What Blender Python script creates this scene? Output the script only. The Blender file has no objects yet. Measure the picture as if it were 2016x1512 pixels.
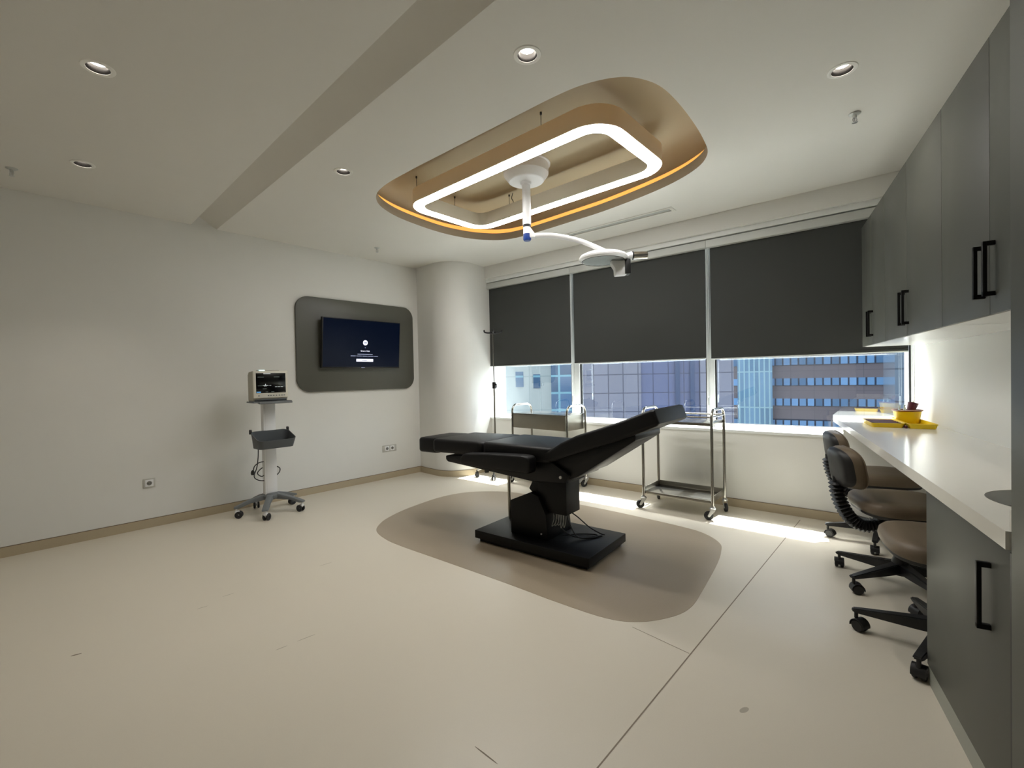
import bpy, bmesh, math, random
from mathutils import Vector, Matrix
from mathutils.geometry import tessellate_polygon
random.seed(7)
PI = math.pi
rad = math.radians
COL = bpy.context.scene.collection

# ------------------------------------------------------------------ frames
H = 1.40
F = 895.7
PITCH, ROLL = rad(-.905), rad(-1.181)
AY, AW, AR = rad(42.08), rad(-50.47), rad(29.22)      # headings of the left wall, window wall, cabinet wall
def hd(a): return Vector((math.sin(a), math.cos(a), 0))
def nm(a): return Vector((math.cos(a), -math.sin(a), 0))
dY, nY, dW, nW, dR, nR = hd(AY), nm(AY), hd(AW), nm(AW), hd(AR), nm(AR)
RZY, RZW, RZR = -AY, -(PI/2 + AW), -AR
RZW = math.atan2(-dW.y, -dW.x)
def PY(a, b, z=0): return nY*a + dY*b + Vector((0, 0, z))
def PR(n, s, z=0): return nR*n + dR*s + Vector((0, 0, z))
def PW(t, n, z=0): return dW*t + nW*n + Vector((0, 0, z))
CEIL = 3.045
TVA = -5.618        # left wall
WN = 5.10           # window wall
RN = 1.15           # cabinet wall
FRONT = -1.5

# ------------------------------------------------------------------ materials
def lin(c):
    return tuple(((v/255)/12.92 if v/255 <= .04045 else (((v/255)+.055)/1.055)**2.4) for v in c)
def mat(name, rgb, rough=.5, metal=0.0, noise=0.0, scale=30, bump=0.0, spec=.5, emit=None, es=0, coat=0):
    m = bpy.data.materials.new(name); m.use_nodes = True
    nt = m.node_tree; b = nt.nodes['Principled BSDF']
    c = lin(rgb) + (1,)
    b.inputs['Base Color'].default_value = c
    b.inputs['Roughness'].default_value = rough
    b.inputs['Metallic'].default_value = metal
    b.inputs['Specular IOR Level'].default_value = spec
    if coat: b.inputs['Coat Weight'].default_value = coat
    tc = nt.nodes.new('ShaderNodeTexCoord')
    nz = nt.nodes.new('ShaderNodeTexNoise'); nz.inputs['Scale'].default_value = scale
    nz.inputs['Detail'].default_value = 4
    nt.links.new(tc.outputs['Object'], nz.inputs['Vector'])
    mx = nt.nodes.new('ShaderNodeMix'); mx.data_type = 'RGBA'
    k = 1 - noise
    mx.inputs[6].default_value = (c[0]*k, c[1]*k, c[2]*k, 1)
    mx.inputs[7].default_value = (min(1, c[0]*(1+noise)), min(1, c[1]*(1+noise)), min(1, c[2]*(1+noise)), 1)
    nt.links.new(nz.outputs['Fac'], mx.inputs[0])
    nt.links.new(mx.outputs[2], b.inputs['Base Color'])
    if bump:
        bp = nt.nodes.new('ShaderNodeBump'); bp.inputs['Strength'].default_value = bump
        bp.inputs['Distance'].default_value = .002
        nt.links.new(nz.outputs['Fac'], bp.inputs['Height']); nt.links.new(bp.outputs['Normal'], b.inputs['Normal'])
    if emit:
        b.inputs['Emission Color'].default_value = (lin(emit) if max(emit) > 1 else tuple(emit)) + (1,)
        b.inputs['Emission Strength'].default_value = es
    return m
M = {}
M['wall'] = mat('wall_paint', (222, 221, 216), .6, noise=.015, scale=6, bump=.02, spec=.3)
M['ceil'] = mat('ceiling_paint', (222, 219, 212), .65, noise=.012, scale=5, spec=.3)
M['slot'] = mat('slot_paint', (206, 200, 186), .65, noise=.012, scale=5, spec=.3)
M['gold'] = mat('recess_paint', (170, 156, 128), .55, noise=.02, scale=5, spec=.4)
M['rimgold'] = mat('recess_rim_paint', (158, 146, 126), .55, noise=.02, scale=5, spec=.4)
M['ring'] = mat('ring_paint', (222, 214, 196), .5, noise=.01)
M['led'] = mat('led_diffuser', (255, 255, 255), .5, emit=(1.0, .985, .965), es=30)
M['amber'] = mat('amber_led', (255, 190, 90), .5, emit=(1.0, .50, .11), es=.85)
M['spot'] = mat('spot_led', (255, 250, 240), .5, emit=(1.0, .93, .83), es=16)
M['spotring'] = mat('spot_ring', (240, 238, 232), .4)
M['black'] = mat('black_plastic', (20, 20, 20), .5, noise=.1, scale=60)
M['spotdark'] = mat('spot_reflector', (40, 38, 36), .25, metal=.6)
M['floor'] = None
M['inlay'] = mat('vinyl_inlay', (158, 145, 126), .34, noise=.08, scale=160, spec=.45)
M['seam'] = mat('vinyl_seam', (124, 112, 96), .6)
M['scuff'] = mat('scuff_mark', (120, 108, 92), .6, noise=.2)
M['scuff2'] = mat('wear_mark', (164, 156, 142), .4, noise=.1, scale=20)
M['base'] = mat('vinyl_baseboard', (176, 162, 136), .45, noise=.05, scale=120)
M['basetop'] = mat('baseboard_edge', (112, 98, 78), .5)
M['panelgrey'] = mat('grey_laminate', (84, 84, 76), .42, noise=.02, scale=40)
M['cab'] = mat('cabinet_laminate', (77, 78, 71), .46, noise=.02, scale=40)
M['cabin'] = mat('cabinet_gloss_white', (226, 226, 222), .22, noise=.01)
M['handle'] = mat('black_metal', (12, 12, 12), .4, metal=.3)
M['counter'] = mat('solid_surface_white', (226, 224, 216), .13, noise=.01, scale=60, spec=.55)
M['sink'] = mat('sink_grey', (205, 206, 204), .3, metal=.2)
M['plinth'] = mat('plinth_grey', (150, 152, 142), .4)
M['winframe'] = mat('window_frame_white', (230, 232, 230), .4)
M['gasket'] = mat('gasket_black', (10, 12, 12), .6)
M['blind'] = mat('blind_fabric', (66, 68, 66), .75, noise=.05, scale=300, bump=.05, spec=.2)
M['alu'] = mat('blind_cassette', (196, 198, 194), .5, metal=.1)
M['chain'] = mat('chain_plastic', (222, 226, 224), .4)
M['leather'] = mat('black_leather', (8, 8, 9), .45, noise=.15, scale=180, bump=.08, spec=.3)
M['bedmetal'] = mat('black_steel', (6, 6, 6), .45, noise=.1, spec=.25)
M['chrome'] = mat('stainless_steel', (176, 174, 168), .18, metal=1.0, noise=.03, scale=20)
M['brushed'] = mat('brushed_steel', (150, 146, 136), .32, metal=1.0, noise=.06, scale=15)
M['zinc'] = mat('zinc_caster', (200, 200, 198), .3, metal=.8)
M['rubber'] = mat('rubber', (24, 24, 25), .55, noise=.1)
M['poly'] = mat('grey_plastic', (104, 108, 110), .5, noise=.03)
M['polydark'] = mat('dark_grey_plastic', (78, 82, 85), .5, noise=.03)
M['white'] = mat('white_enamel', (232, 232, 232), .3, noise=.01)
M['monbody'] = mat('monitor_casing', (214, 211, 198), .45, noise=.02)
M['mongrey'] = mat('monitor_side', (172, 168, 154), .5, noise=.02)
M['screenblk'] = mat('screen_black', (6, 7, 8), .15)
M['scrline'] = mat('screen_trace', (200, 205, 205), .5, emit=(.75, .8, .8), es=.6)
M['scrdim'] = mat('screen_text_dim', (70, 78, 74), .5, emit=(.12, .15, .13), es=.6)
M['scrblue'] = mat('screen_tab_blue', (60, 120, 170), .5, emit=(.15, .35, .55), es=.6)
M['alarm'] = mat('alarm_light', (200, 255, 255), .4, emit=(.7, 1.0, 1.0), es=1.2)
M['tvscreen'] = mat('tv_screen', (2, 5, 16), .25, spec=.12, emit=(.002, .0075, .030), es=.28)
M['tvwhite'] = mat('tv_white', (230, 232, 250), .5, emit=(.78, .80, .96), es=.85)
M['tvtext'] = mat('tv_text', (150, 158, 190), .5, emit=(.35, .38, .52), es=.7)
M['tvdark'] = mat('tv_glyph', (30, 40, 80), .5, emit=(.02, .03, .09), es=.8)
M['chairfab'] = mat('brown_vinyl', (108, 94, 76), .5, noise=.06, scale=80, bump=.05)
M['chairblk'] = mat('chair_plastic', (22, 22, 23), .48, noise=.1, scale=50)
M['yellow'] = mat('yellow_plastic', (224, 190, 18), .35, noise=.02)
M['maroon'] = mat('maroon_plastic', (74, 14, 30), .4, noise=.05)
M['rim'] = mat('brown_rim', (112, 62, 30), .45)
M['clear'] = mat('glass_vial', (206, 222, 222), .1, spec=.7)
M['blue'] = mat('blue_cap', (22, 62, 140), .4)
M['lens'] = mat('lamp_lens', (150, 156, 156), .25, noise=.12, scale=70)
M['cable'] = mat('grey_cable', (150, 150, 146), .5)
M['socket'] = mat('socket_grey', (188, 186, 178), .45)
M['sockdark'] = mat('socket_hole', (120, 118, 112), .5)

def floor_mat():
    m = mat('vinyl_floor', (209, 202, 187), .33, noise=.03, scale=180, spec=.45)
    nt = m.node_tree; b = nt.nodes['Principled BSDF']
    tc = nt.nodes['Texture Coordinate'] if 'Texture Coordinate' in nt.nodes else [n for n in nt.nodes if n.type == 'TEX_COORD'][0]
    big = nt.nodes.new('ShaderNodeTexNoise'); big.inputs['Scale'].default_value = 1.3; big.inputs['Detail'].default_value = 5
    nt.links.new(tc.outputs['Object'], big.inputs['Vector'])
    mr = nt.nodes.new('ShaderNodeMapRange')
    mr.inputs['To Min'].default_value = .28; mr.inputs['To Max'].default_value = .42
    nt.links.new(big.outputs['Fac'], mr.inputs['Value']); nt.links.new(mr.outputs['Result'], b.inputs['Roughness'])
    return m
M['floor'] = floor_mat()

def glass_mat(name, tint, refl):
    m = bpy.data.materials.new(name); m.use_nodes = True
    nt = m.node_tree; nt.nodes.clear()
    out = nt.nodes.new('ShaderNodeOutputMaterial')
    tr = nt.nodes.new('ShaderNodeBsdfTransparent'); tr.inputs['Color'].default_value = tint + (1,)
    gl = nt.nodes.new('ShaderNodeBsdfGlossy'); gl.inputs['Roughness'].default_value = .0
    gl.inputs['Color'].default_value = (.92, .97, 1, 1)
    lw = nt.nodes.new('ShaderNodeFresnel'); lw.inputs['IOR'].default_value = 1.5
    ma = nt.nodes.new('ShaderNodeMath'); ma.operation = 'MULTIPLY_ADD'
    ma.inputs[1].default_value = 1.0; ma.inputs[2].default_value = refl; ma.use_clamp = True
    mx = nt.nodes.new('ShaderNodeMixShader')
    nt.links.new(lw.outputs[0], ma.inputs[0]); nt.links.new(ma.outputs[0], mx.inputs[0])
    nt.links.new(tr.outputs[0], mx.inputs[1]); nt.links.new(gl.outputs[0], mx.inputs[2])
    nt.links.new(mx.outputs[0], out.inputs[0])
    return m
M['glass'] = glass_mat('coated_window_glass', (.68, .73, .74), .15)

# ------------------------------------------------------------------ mesh builder
class MB:
    def __init__(s): s.bm = bmesh.new()
    def _merge(s, t, mtx=None, mi=0):
        if mtx is not None: bmesh.ops.transform(t, matrix=mtx, verts=t.verts)
        for f in t.faces: f.material_index = mi
        me = bpy.data.meshes.new('tmp'); t.to_mesh(me); t.free()
        s.bm.from_mesh(me); bpy.data.meshes.remove(me)
    def box(s, lo, hi, bev=0, seg=2, mtx=None, mi=0):
        t = bmesh.new(); bmesh.ops.create_cube(t, size=1)
        c = [(lo[i]+hi[i])/2 for i in range(3)]; d = [abs(hi[i]-lo[i]) for i in range(3)]
        for v in t.verts: v.co = Vector((v.co.x*d[0]+c[0], v.co.y*d[1]+c[1], v.co.z*d[2]+c[2]))
        if bev: bmesh.ops.bevel(t, geom=t.edges[:], offset=bev, segments=seg, profile=.5, affect='EDGES', clamp_overlap=True)
        s._merge(t, mtx, mi); return s
    def prism(s, pts, lo, hi, axis='z', bev=0, seg=2, mtx=None, mi=0):
        """polygon pts extruded along axis from lo to hi; y: pts are (x,z); x: pts are (y,z)"""
        def P(p, h):
            return {'z': (p[0], p[1], h), 'y': (p[0], h, p[1]), 'x': (h, p[0], p[1])}[axis]
        t = bmesh.new()
        a = [t.verts.new(P(p, lo)) for p in pts]; b = [t.verts.new(P(p, hi)) for p in pts]
        n = len(pts)
        t.faces.new(a[::-1]); t.faces.new(b)
        for i in range(n): t.faces.new((a[i], a[(i+1) % n], b[(i+1) % n], b[i]))
        bmesh.ops.recalc_face_normals(t, faces=t.faces[:])
        if bev: bmesh.ops.bevel(t, geom=t.edges[:], offset=bev, segments=seg, profile=.5, affect='EDGES', clamp_overlap=True)
        s._merge(t, mtx, mi); return s
    def tube(s, path, r, n=10, closed=False, mi=0, cap=True, rfun=None):
        path = [Vector(p) for p in path]; t = bmesh.new(); rings = []; N = len(path)
        up = None
        for i, p in enumerate(path):
            if closed: d = path[(i+1) % N]-path[i-1]
            else: d = path[min(i+1, N-1)]-path[max(i-1, 0)]
            d.normalize()
            if up is None:
                up = Vector((0, 0, 1)) if abs(d.z) < .9 else Vector((1, 0, 0))
            x = d.cross(up)
            if x.length < 1e-6: x = d.orthogonal()
            x.normalize(); y = x.cross(d).normalized(); up = y
            rr = rfun(i/(N-1)) if rfun else r
            rings.append([t.verts.new(p+(x*math.cos(2*PI*k/n)+y*math.sin(2*PI*k/n))*rr) for k in range(n)])
        m = N if closed else N-1
        for i in range(m):
            A, B = rings[i], rings[(i+1) % N]
            for k in range(n): t.faces.new((A[k], A[(k+1) % n], B[(k+1) % n], B[k]))
        if cap and not closed: t.faces.new(rings[0][::-1]); t.faces.new(rings[-1])
        bmesh.ops.recalc_face_normals(t, faces=t.faces[:])
        s._merge(t, None, mi); return s
    def lathe(s, prof, c=(0, 0, 0), n=32, mtx=None, mi=0):
        t = bmesh.new(); rings = []
        for r, z in prof:
            if r < 1e-6: rings.append([t.verts.new((c[0], c[1], c[2]+z))])
            else: rings.append([t.verts.new((c[0]+r*math.cos(2*PI*k/n), c[1]+r*math.sin(2*PI*k/n), c[2]+z)) for k in range(n)])
        for A, B in zip(rings, rings[1:]):
            for k in range(n):
                if len(A) == 1 and len(B) == 1: continue
                if len(A) == 1: t.faces.new((A[0], B[(k+1) % n], B[k]))
                elif len(B) == 1: t.faces.new((A[k], A[(k+1) % n], B[0]))
                else: t.faces.new((A[k], A[(k+1) % n], B[(k+1) % n], B[k]))
        bmesh.ops.recalc_face_normals(t, faces=t.faces[:])
        s._merge(t, mtx, mi); return s
    def cyl(s, p, q, r, n=16, mi=0): return s.tube([p, q], r, n, mi=mi)
    def loops(s, loops, closed=True, cap0=False, cap1=False, mi=0):
        t = bmesh.new(); R = [[t.verts.new(p) for p in L] for L in loops]; n = len(R[0])
        for A, B in zip(R, R[1:]):
            for k in range(n if closed else n-1): t.faces.new((A[k], A[(k+1) % n], B[(k+1) % n], B[k]))
        if cap0: t.faces.new(R[0][::-1])
        if cap1: t.faces.new(R[-1])
        s._merge(t, None, mi); return s
    def poly(s, outer, holes=(), z=0, mi=0, flip=False):
        loops = [[Vector((p[0], p[1], 0)) for p in L] for L in [outer]+list(holes)]
        flat = [p for L in loops for p in L]
        t = bmesh.new(); vs = [t.verts.new((p.x, p.y, z)) for p in flat]
        for tri in tessellate_polygon(loops):
            try: f = t.faces.new([vs[i] for i in tri])
            except ValueError: continue
            f.normal_update()
            if (f.normal.z > 0) == flip: f.normal_flip()
        s._merge(t, None, mi); return s
def obj(name, mb, mats, parent=None, smooth=True, label=None, loc=None, rz=None, ang=35):
    me = bpy.data.meshes.new(name); mb.bm.to_mesh(me); mb.bm.free()
    for m in (mats if isinstance(mats, (list, tuple)) else [mats]): me.materials.append(m if not isinstance(m, str) else M[m])
    if smooth:
        me.polygons.foreach_set('use_smooth', [True]*len(me.polygons))
        me.set_sharp_from_angle(angle=rad(ang))
    o = bpy.data.objects.new(name, me); COL.objects.link(o)
    if parent: o.parent = parent
    if label: o['label'] = label
    if loc is not None: o.location = loc
    if rz is not None: o.rotation_euler = (0, 0, rz)
    return o
def tag(o, label, cat, group=None):
    o['label'] = label; o['category'] = cat
    if group: o['group'] = group
    return o
def thing(name, label, cat, loc=(0, 0, 0), rz=0, group=None):
    o = bpy.data.objects.new(name, None); COL.objects.link(o)
    o.empty_display_size = .1; o.location = loc; o.rotation_euler = (0, 0, rz)
    return tag(o, label, cat, group)
def struct(name, mb, mats, parent=None, smooth=True, loc=None, rz=None):
    o = obj(name, mb, mats, parent, smooth, loc=loc, rz=rz)
    if not parent: o['kind'] = 'structure'
    return o
def sroot(name, loc=(0, 0, 0), rz=0):
    o = bpy.data.objects.new(name, None); COL.objects.link(o); o.location = loc; o.rotation_euler = (0, 0, rz)
    o['kind'] = 'structure'; return o
def copy_tree(o, parent=None):
    c = o.copy(); COL.objects.link(c)
    if parent: c.parent = parent
    for ch in list(o.children): copy_tree(ch, c)
    return c
def xy(v): return (v[0], v[1])
def spline(pts, n=6):
    out = []; N = len(pts)
    for i in range(N):
        p0, p1, p2, p3 = [Vector(pts[(i+k) % N]) for k in (-1, 0, 1, 2)]
        for k in range(n):
            t = k/n
            out.append(.5*((2*p1)+(p2-p0)*t+(2*p0-5*p1+4*p2-p3)*t*t+(3*p1-p0-3*p2+p3)*t**3))
    return out
def openspline(pts, n=8):
    pts = [Vector(p) for p in pts]; P = [2*pts[0]-pts[1]]+pts+[2*pts[-1]-pts[-2]]; out = []
    for i in range(1, len(P)-2):
        p0, p1, p2, p3 = P[i-1:i+3]
        for k in range(n):
            t = k/n
            out.append(.5*((2*p1)+(p2-p0)*t+(2*p0-5*p1+4*p2-p3)*t*t+(3*p1-p0-3*p2+p3)*t**3))
    out.append(pts[-1]); return out
def offset(loop, d):
    out = []; N = len(loop)
    area = sum(loop[i].x*loop[(i+1) % N].y-loop[(i+1) % N].x*loop[i].y for i in range(N))
    s = 1 if area > 0 else -1
    for i in range(N):
        t = (loop[(i+1) % N]-loop[i-1]).normalized()
        out.append(loop[i]+Vector((t.y, -t.x))*d*s)
    return out
def rrect(x0, y0, x1, y1, r, n=8):
    out = []
    for cx, cy, a in ((x1-r, y1-r, 0), (x0+r, y1-r, 90), (x0+r, y0+r, 180), (x1-r, y0+r, 270)):
        for k in range(n+1):
            t = rad(a+90*k/n); out.append((cx+r*math.cos(t), cy+r*math.sin(t)))
    return out
def circle(c, r, n=32): return [(c[0]+r*math.cos(2*PI*k/n), c[1]+r*math.sin(2*PI*k/n)) for k in range(n)]

# ------------------------------------------------------------------ setting
def isect(n1, c1, n2, c2):
    d = n1.x*n2.y-n1.y*n2.x
    return ((c1*n2.y-c2*n1.y)/d, (n1.x*c2-n2.x*c1)/d)
def roomloop(wn, tva, rn, fr):
    return [isect(nY, tva, dY, fr), isect(nR, rn, dY, fr), isect(nR, rn, nW, wn), isect(nY, tva, nW, wn)]
floorloop = roomloop(WN+.3, TVA-.12, RN+.12, FRONT-.12)
INLAY = [(-3.49, 2.18), (-3.76, 2.25), (-3.93, 2.40), (-4.04, 2.58), (-4.14, 2.86), (-4.22, 3.32), (-4.185, 3.62), (-4.05, 3.84), (-3.76, 4.04), (-3.4, 4.10),
         (-2.75, 4.12), (-2.2, 4.12), (-1.62, 4.085), (-1.40, 4.02), (-1.24, 3.875), (-1.175, 3.7), (-1.12, 3.43), (-1.055, 2.94), (-1.035, 2.70), (-1.075, 2.53), (-1.19, 2.36),
         (-1.36, 2.27), (-1.70, 2.24), (-2.1, 2.23), (-2.72, 2.20), (-3.2, 2.175)]
OPEN = [(-3.40, 2.185), (-3.64, 2.26), (-3.83, 2.44), (-3.965, 2.76), (-4.03, 3.25), (-4.0, 3.58), (-3.90, 3.84), (-3.72, 4.03), (-3.40, 4.09), (-2.75, 4.075), (-2.30, 4.045),
        (-1.73, 3.935), (-1.38, 3.78), (-1.20, 3.58), (-1.135, 3.30), (-1.10, 2.91), (-1.10, 2.60), (-1.145, 2.43), (-1.235, 2.31), (-1.40, 2.23), (-1.6, 2.2), (-2.0, 2.19), (-2.46, 2.18), (-3.05, 2.17)]
inl = spline([Vector(p) for p in INLAY], 6)
opn = spline([Vector(p) for p in OPEN], 6)
def a2w(L): return [xy(PY(p[0], p[1])) for p in L]

FLOORMARKS = [(-2.298, 2.347, .022, .006, .6, 2), (-.125, 1.665, .062, .003, -.74, 2), (.934, 1.863, .026, .012, .5, 3), (-1.90, 2.98, .035, .003, .8, 3), (-1.96, 2.82, .03, .003, .75, 3), (-1.15, 2.46, .05, .003, .75, 3), (-1.24, 2.37, .03, .003, .75, 3), (-1.45, 3.45, .05, .003, .8, 3)]
mb = MB(); mb.poly(floorloop, z=0); mb.poly(floorloop, z=-.15, flip=True)
mb.loops([[Vector((p[0], p[1], 0)) for p in floorloop], [Vector((p[0], p[1], -.15)) for p in floorloop]])
def strip(p, q, w, z=.0006, mi=1):
    p, q = Vector(p), Vector(q); d = (q-p).normalized(); n = Vector((-d.y, d.x))*w/2
    mb.poly([xy(p-n), xy(q-n), xy(q+n), xy(p+n)], z=z, mi=mi)
strip(xy(PY(-.872, -1.4)), xy(PY(-.860, 4.95)), .006)
strip(xy(PY(-.872, 2.245)), xy(PY(-1.20, 2.283)), .004)
for (px, py, l, w, a, mi) in FLOORMARKS:
    lp = [(px+l*math.cos(t)*math.cos(a)-w*math.sin(t)*math.sin(a), py+l*math.cos(t)*math.sin(a)+w*math.sin(t)*math.cos(a)) for t in [2*PI*k/14 for k in range(14)]]
    mb.poly(lp, z=.0004, mi=mi)
struct('floor', mb, ['floor', 'seam', 'scuff', 'scuff2'], smooth=False)
mb = MB(); L = a2w(inl); mb.poly(L, z=.0012)
mb.loops([[Vector((p[0], p[1], .0012)) for p in L], [Vector((p[0], p[1], 0)) for p in L]])
struct('floor_inlay', mb, 'inlay', smooth=False)

# ceiling with openings
SPOTS = [(-3.167, .355), (-4.622, .414), (-1.494, 1.823), (-3.384, 1.815), (-.32, 3.11)]
slot = [(TVA-.1, 1.315), (-3.2, 1.262), (.8, 1.19), (.8, 1.43), (TVA-.1, 1.545)]
VENT = (-2.52, 4.47)     # linear diffuser centre
vrot = math.atan2(PY(-1.849, 4.49).y-PY(-3.175, 4.44).y, PY(-1.849, 4.49).x-PY(-3.175, 4.44).x)
vc = (PY(-1.849, 4.49)+PY(-3.2, 4.44))/2
vm = Matrix.Translation((vc.x, vc.y, CEIL)) @ Matrix.Rotation(vrot, 4, 'Z')
vhole = [xy(vm @ Vector(p)) for p in ((-.66, -.04, 0), (.66, -.04, 0), (.66, .04, 0), (-.66, .04, 0))]
ceilloop = roomloop(WN+.05, TVA-.12, RN+.12, FRONT-.12)
mb = MB()
mb.poly(ceilloop, [a2w(opn), a2w(slot), vhole]+[circle(xy(PY(*p)), .055, 28) for p in SPOTS], z=CEIL, flip=True)
top = [Vector((p[0], p[1], CEIL+.45)) for p in ceilloop]
mb.poly(ceilloop, z=CEIL+.45)
mb.loops([[Vector((p[0], p[1], CEIL)) for p in ceilloop], top])
struct('ceiling', mb, 'ceil', smooth=False)
# slot running across the ceiling: a sloping face that rises from its far edge
mb = MB()
S = [(TVA-.1, 1.545), (.8, 1.43)]; N_ = [(TVA-.1, 1.315), (-3.2, 1.262), (.8, 1.19)]
def quad(pts): mb.loops([[PY(*pts[0]), PY(*pts[1])], [PY(*pts[3]), PY(*pts[2])]], closed=False)
quad([(TVA-.1, 1.545, CEIL), (.8, 1.43, CEIL), (.8, 1.19, CEIL+.16), (TVA-.1, 1.30, CEIL+.16)])
quad([(TVA-.1, 1.315, CEIL), (-3.2, 1.262, CEIL), (-3.2, 1.262, CEIL+.165), (TVA-.1, 1.315, CEIL+.165)])
quad([(-3.2, 1.262, CEIL), (.8, 1.19, CEIL), (.8, 1.19, CEIL+.165), (-3.2, 1.262, CEIL+.165)])
struct('ceiling_slot', mb, 'ceil', smooth=False)
# lighting recess
mb = MB()
def LZ(off, z): return [PY(p.x, p.y, z) for p in offset(opn, off)]
mb.loops([LZ(0, CEIL), LZ(0, CEIL+.082), LZ(.010, CEIL+.082), LZ(.010, CEIL+.062)], mi=1)
mb.loops([LZ(.010, CEIL+.062), LZ(.062, CEIL+.062), LZ(.068, CEIL+.10), LZ(.066, CEIL+.14),
          LZ(.050, CEIL+.18), LZ(.015, CEIL+.218), LZ(-.04, CEIL+.243), LZ(-.11, CEIL+.26), LZ(-.20, CEIL+.268), LZ(-.32, CEIL+.27)])
cap = offset(opn, -.32)
mb.poly(a2w(cap), z=CEIL+.27, flip=True)
bmesh.ops.remove_doubles(mb.bm, verts=mb.bm.verts, dist=.0005)
struct('ceiling_recess', mb, ['gold', 'rimgold'])
mb = MB(); mb.loops([LZ(.061, CEIL+.064), LZ(.0645, CEIL+.10), LZ(.0630, CEIL+.145), LZ(.0590, CEIL+.145), LZ(.0605, CEIL+.10), LZ(.056, CEIL+.064), LZ(.061, CEIL+.064)])
tag(obj('led_strip', mb, 'amber'), 'amber glowing LED strip behind the rim of the ceiling recess', 'light strip')

# left wall, column, window wall, cabinet wall, front wall
mb = MB()
def wallbox(p, q, thick, z0, z1, side):
    p, q = Vector(p), Vector(q); d = (q-p).normalized(); n = Vector((-d.y, d.x))*thick*side
    mb.prism([xy(p), xy(q), xy(q+n), xy(p+n)], z0, z1)
wallbox(xy(PY(TVA, FRONT-.1)), xy(PY(TVA, 5.2)), .12, 0, CEIL+.3, 1)
struct('wall_left', mb, 'wall', smooth=False)
mb = MB(); wallbox(xy(PY(TVA-.1, FRONT)), xy(PY(3.2, FRONT)), .12, 0, CEIL+.3, -1)
struct('wall_front', mb, 'wall', smooth=False)
mb = MB(); wallbox(xy(PR(RN, -3.2)), xy(PR(RN, 5.62)), .12, 0, CEIL+.3, -1)
struct('wall_right', mb, 'wall', smooth=False)
cc, cr = (-5.205, 4.505), .40
colp = [(TVA+.001, 4.135), (-5.45, 4.118)]+[(cc[0]+cr*math.cos(t), cc[1]+cr*math.sin(t)) for t in [rad(-100+k*95/20) for k in range(21)]]+[(-4.83, 4.65), (-4.86, 5.02), (TVA+.001, 5.02)]
mb = MB(); mb.prism(a2w(colp), 0, CEIL)
struct('column_corner', mb, 'wall')
# wall_back in the window frame: x = -t, y = n
mb = MB()
mb.box((-5.7, WN, 0), (1.6, WN+.12, .775))                    # below the sill
mb.box((-5.7, WN+.12, -.15), (1.6, WN+.62, .80))              # ledge outside
mb.box((-5.7, WN-.095, 2.865), (1.6, WN+.62, CEIL+.3))        # bulkhead over the blinds
mb.box((-5.7, WN-.06, 0), (-4.86, WN+.62, 2.865))             # left jamb
mb.box((.62, WN, .8), (1.7, WN+.62, 2.865))
struct('wall_back', mb, 'wall', smooth=False, rz=RZW)
mb = MB(); mb.box((-4.9, WN-.018, .775), (.5, WN+.42, .803), .003)
struct('trim_1', mb, 'winframe', rz=RZW)
mb = MB(); mb.box((-4.9, WN-.055, 2.812), (.55, WN+.12, 2.864), .003); mb.box((-4.9, WN+.02, 2.74), (.55, WN+.06, 2.813)); struct('trim_2', mb, 'winframe', rz=RZW)

# baseboards
def baseboard(name, pts, hgt=.088, th=.008):
    mb = MB(); L = [Vector(p) for p in pts]; out = []
    for i, p in enumerate(L):
        d = (L[min(i+1, len(L)-1)]-L[max(i-1, 0)]).normalized(); out.append(p+Vector((d.y, -d.x))*th)
    def lz(Q, z): return [PY(q.x, q.y, z) for q in Q]
    mb.loops([lz(out, .0), lz(out, hgt-.005)], closed=False)
    mb.loops([lz(out, hgt-.005), lz(out, hgt), lz(L, hgt)], closed=False, mi=1)
    struct(name, mb, ['base', 'basetop'])
baseboard('baseboard_left', [(TVA, FRONT), (TVA, 4.135)])
baseboard('baseboard_column', [colp[i] for i in range(0, len(colp)-1)])
def w2y(t, n):
    p = PW(t, n); return (p.dot(nY), p.dot(dY))
baseboard('baseboard_back', [w2y(4.86, WN-.0), w2y(.0, WN), w2y(-.6, WN)])

# windows: frame, gasket, pane
GN = WN+.25
def gpt(t):   # glass line
    return GN if t >= 1.475 else GN+.15*(1.475-t)/1.725
def window(name, tl, tr, fl, fr):
    r = sroot(name)
    pl, pr = PW(tl, gpt(tl)), PW(tr, gpt(tr)); d = (pr-pl).normalized(); w = (pr-pl).length
    r.location = pl; r.rotation_euler = (0, 0, math.atan2(d.y, d.x))
    mb = MB()
    mb.box((-fl, -.035, .80), (0, .05, 2.87), .004); mb.box((w, -.035, .80), (w+fr, .05, 2.87), .004)
    mb.box((0, -.035, .80), (w, .05, .838), .004); mb.box((0, -.035, 2.80), (w, .05, 2.87), .004)
    obj('frame', mb, 'winframe', r)
    g = MB()
    for lo, hi in (((0, -.02, .838), (.014, .02, 2.80)), ((w-.012, -.02, .838), (w, .02, 2.80)), ((.014, -.02, .838), (w-.006, .02, .842)), ((.014, -.02, 2.79), (w-.006, .02, 2.80))): g.box(lo, hi)
    obj('gasket', g, 'gasket', r, smooth=False)
    p = MB(); p.loops([[(.008, 0, .84), (w-.003, 0, .84)], [(.008, 0, 2.795), (w-.003, 0, 2.795)]], closed=False)
    obj('pane', p, 'glass', r, smooth=False)
    return r
window('window_1', 4.855, 3.33, .10, .055)
window('window_2', 3.20, 1.56, .075, .03)
tt = -.30
while PW(tt, gpt(tt)).dot(nR) > RN: tt += .002
window('window_3', 1.475, tt+.004, .055, .02)

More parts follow.
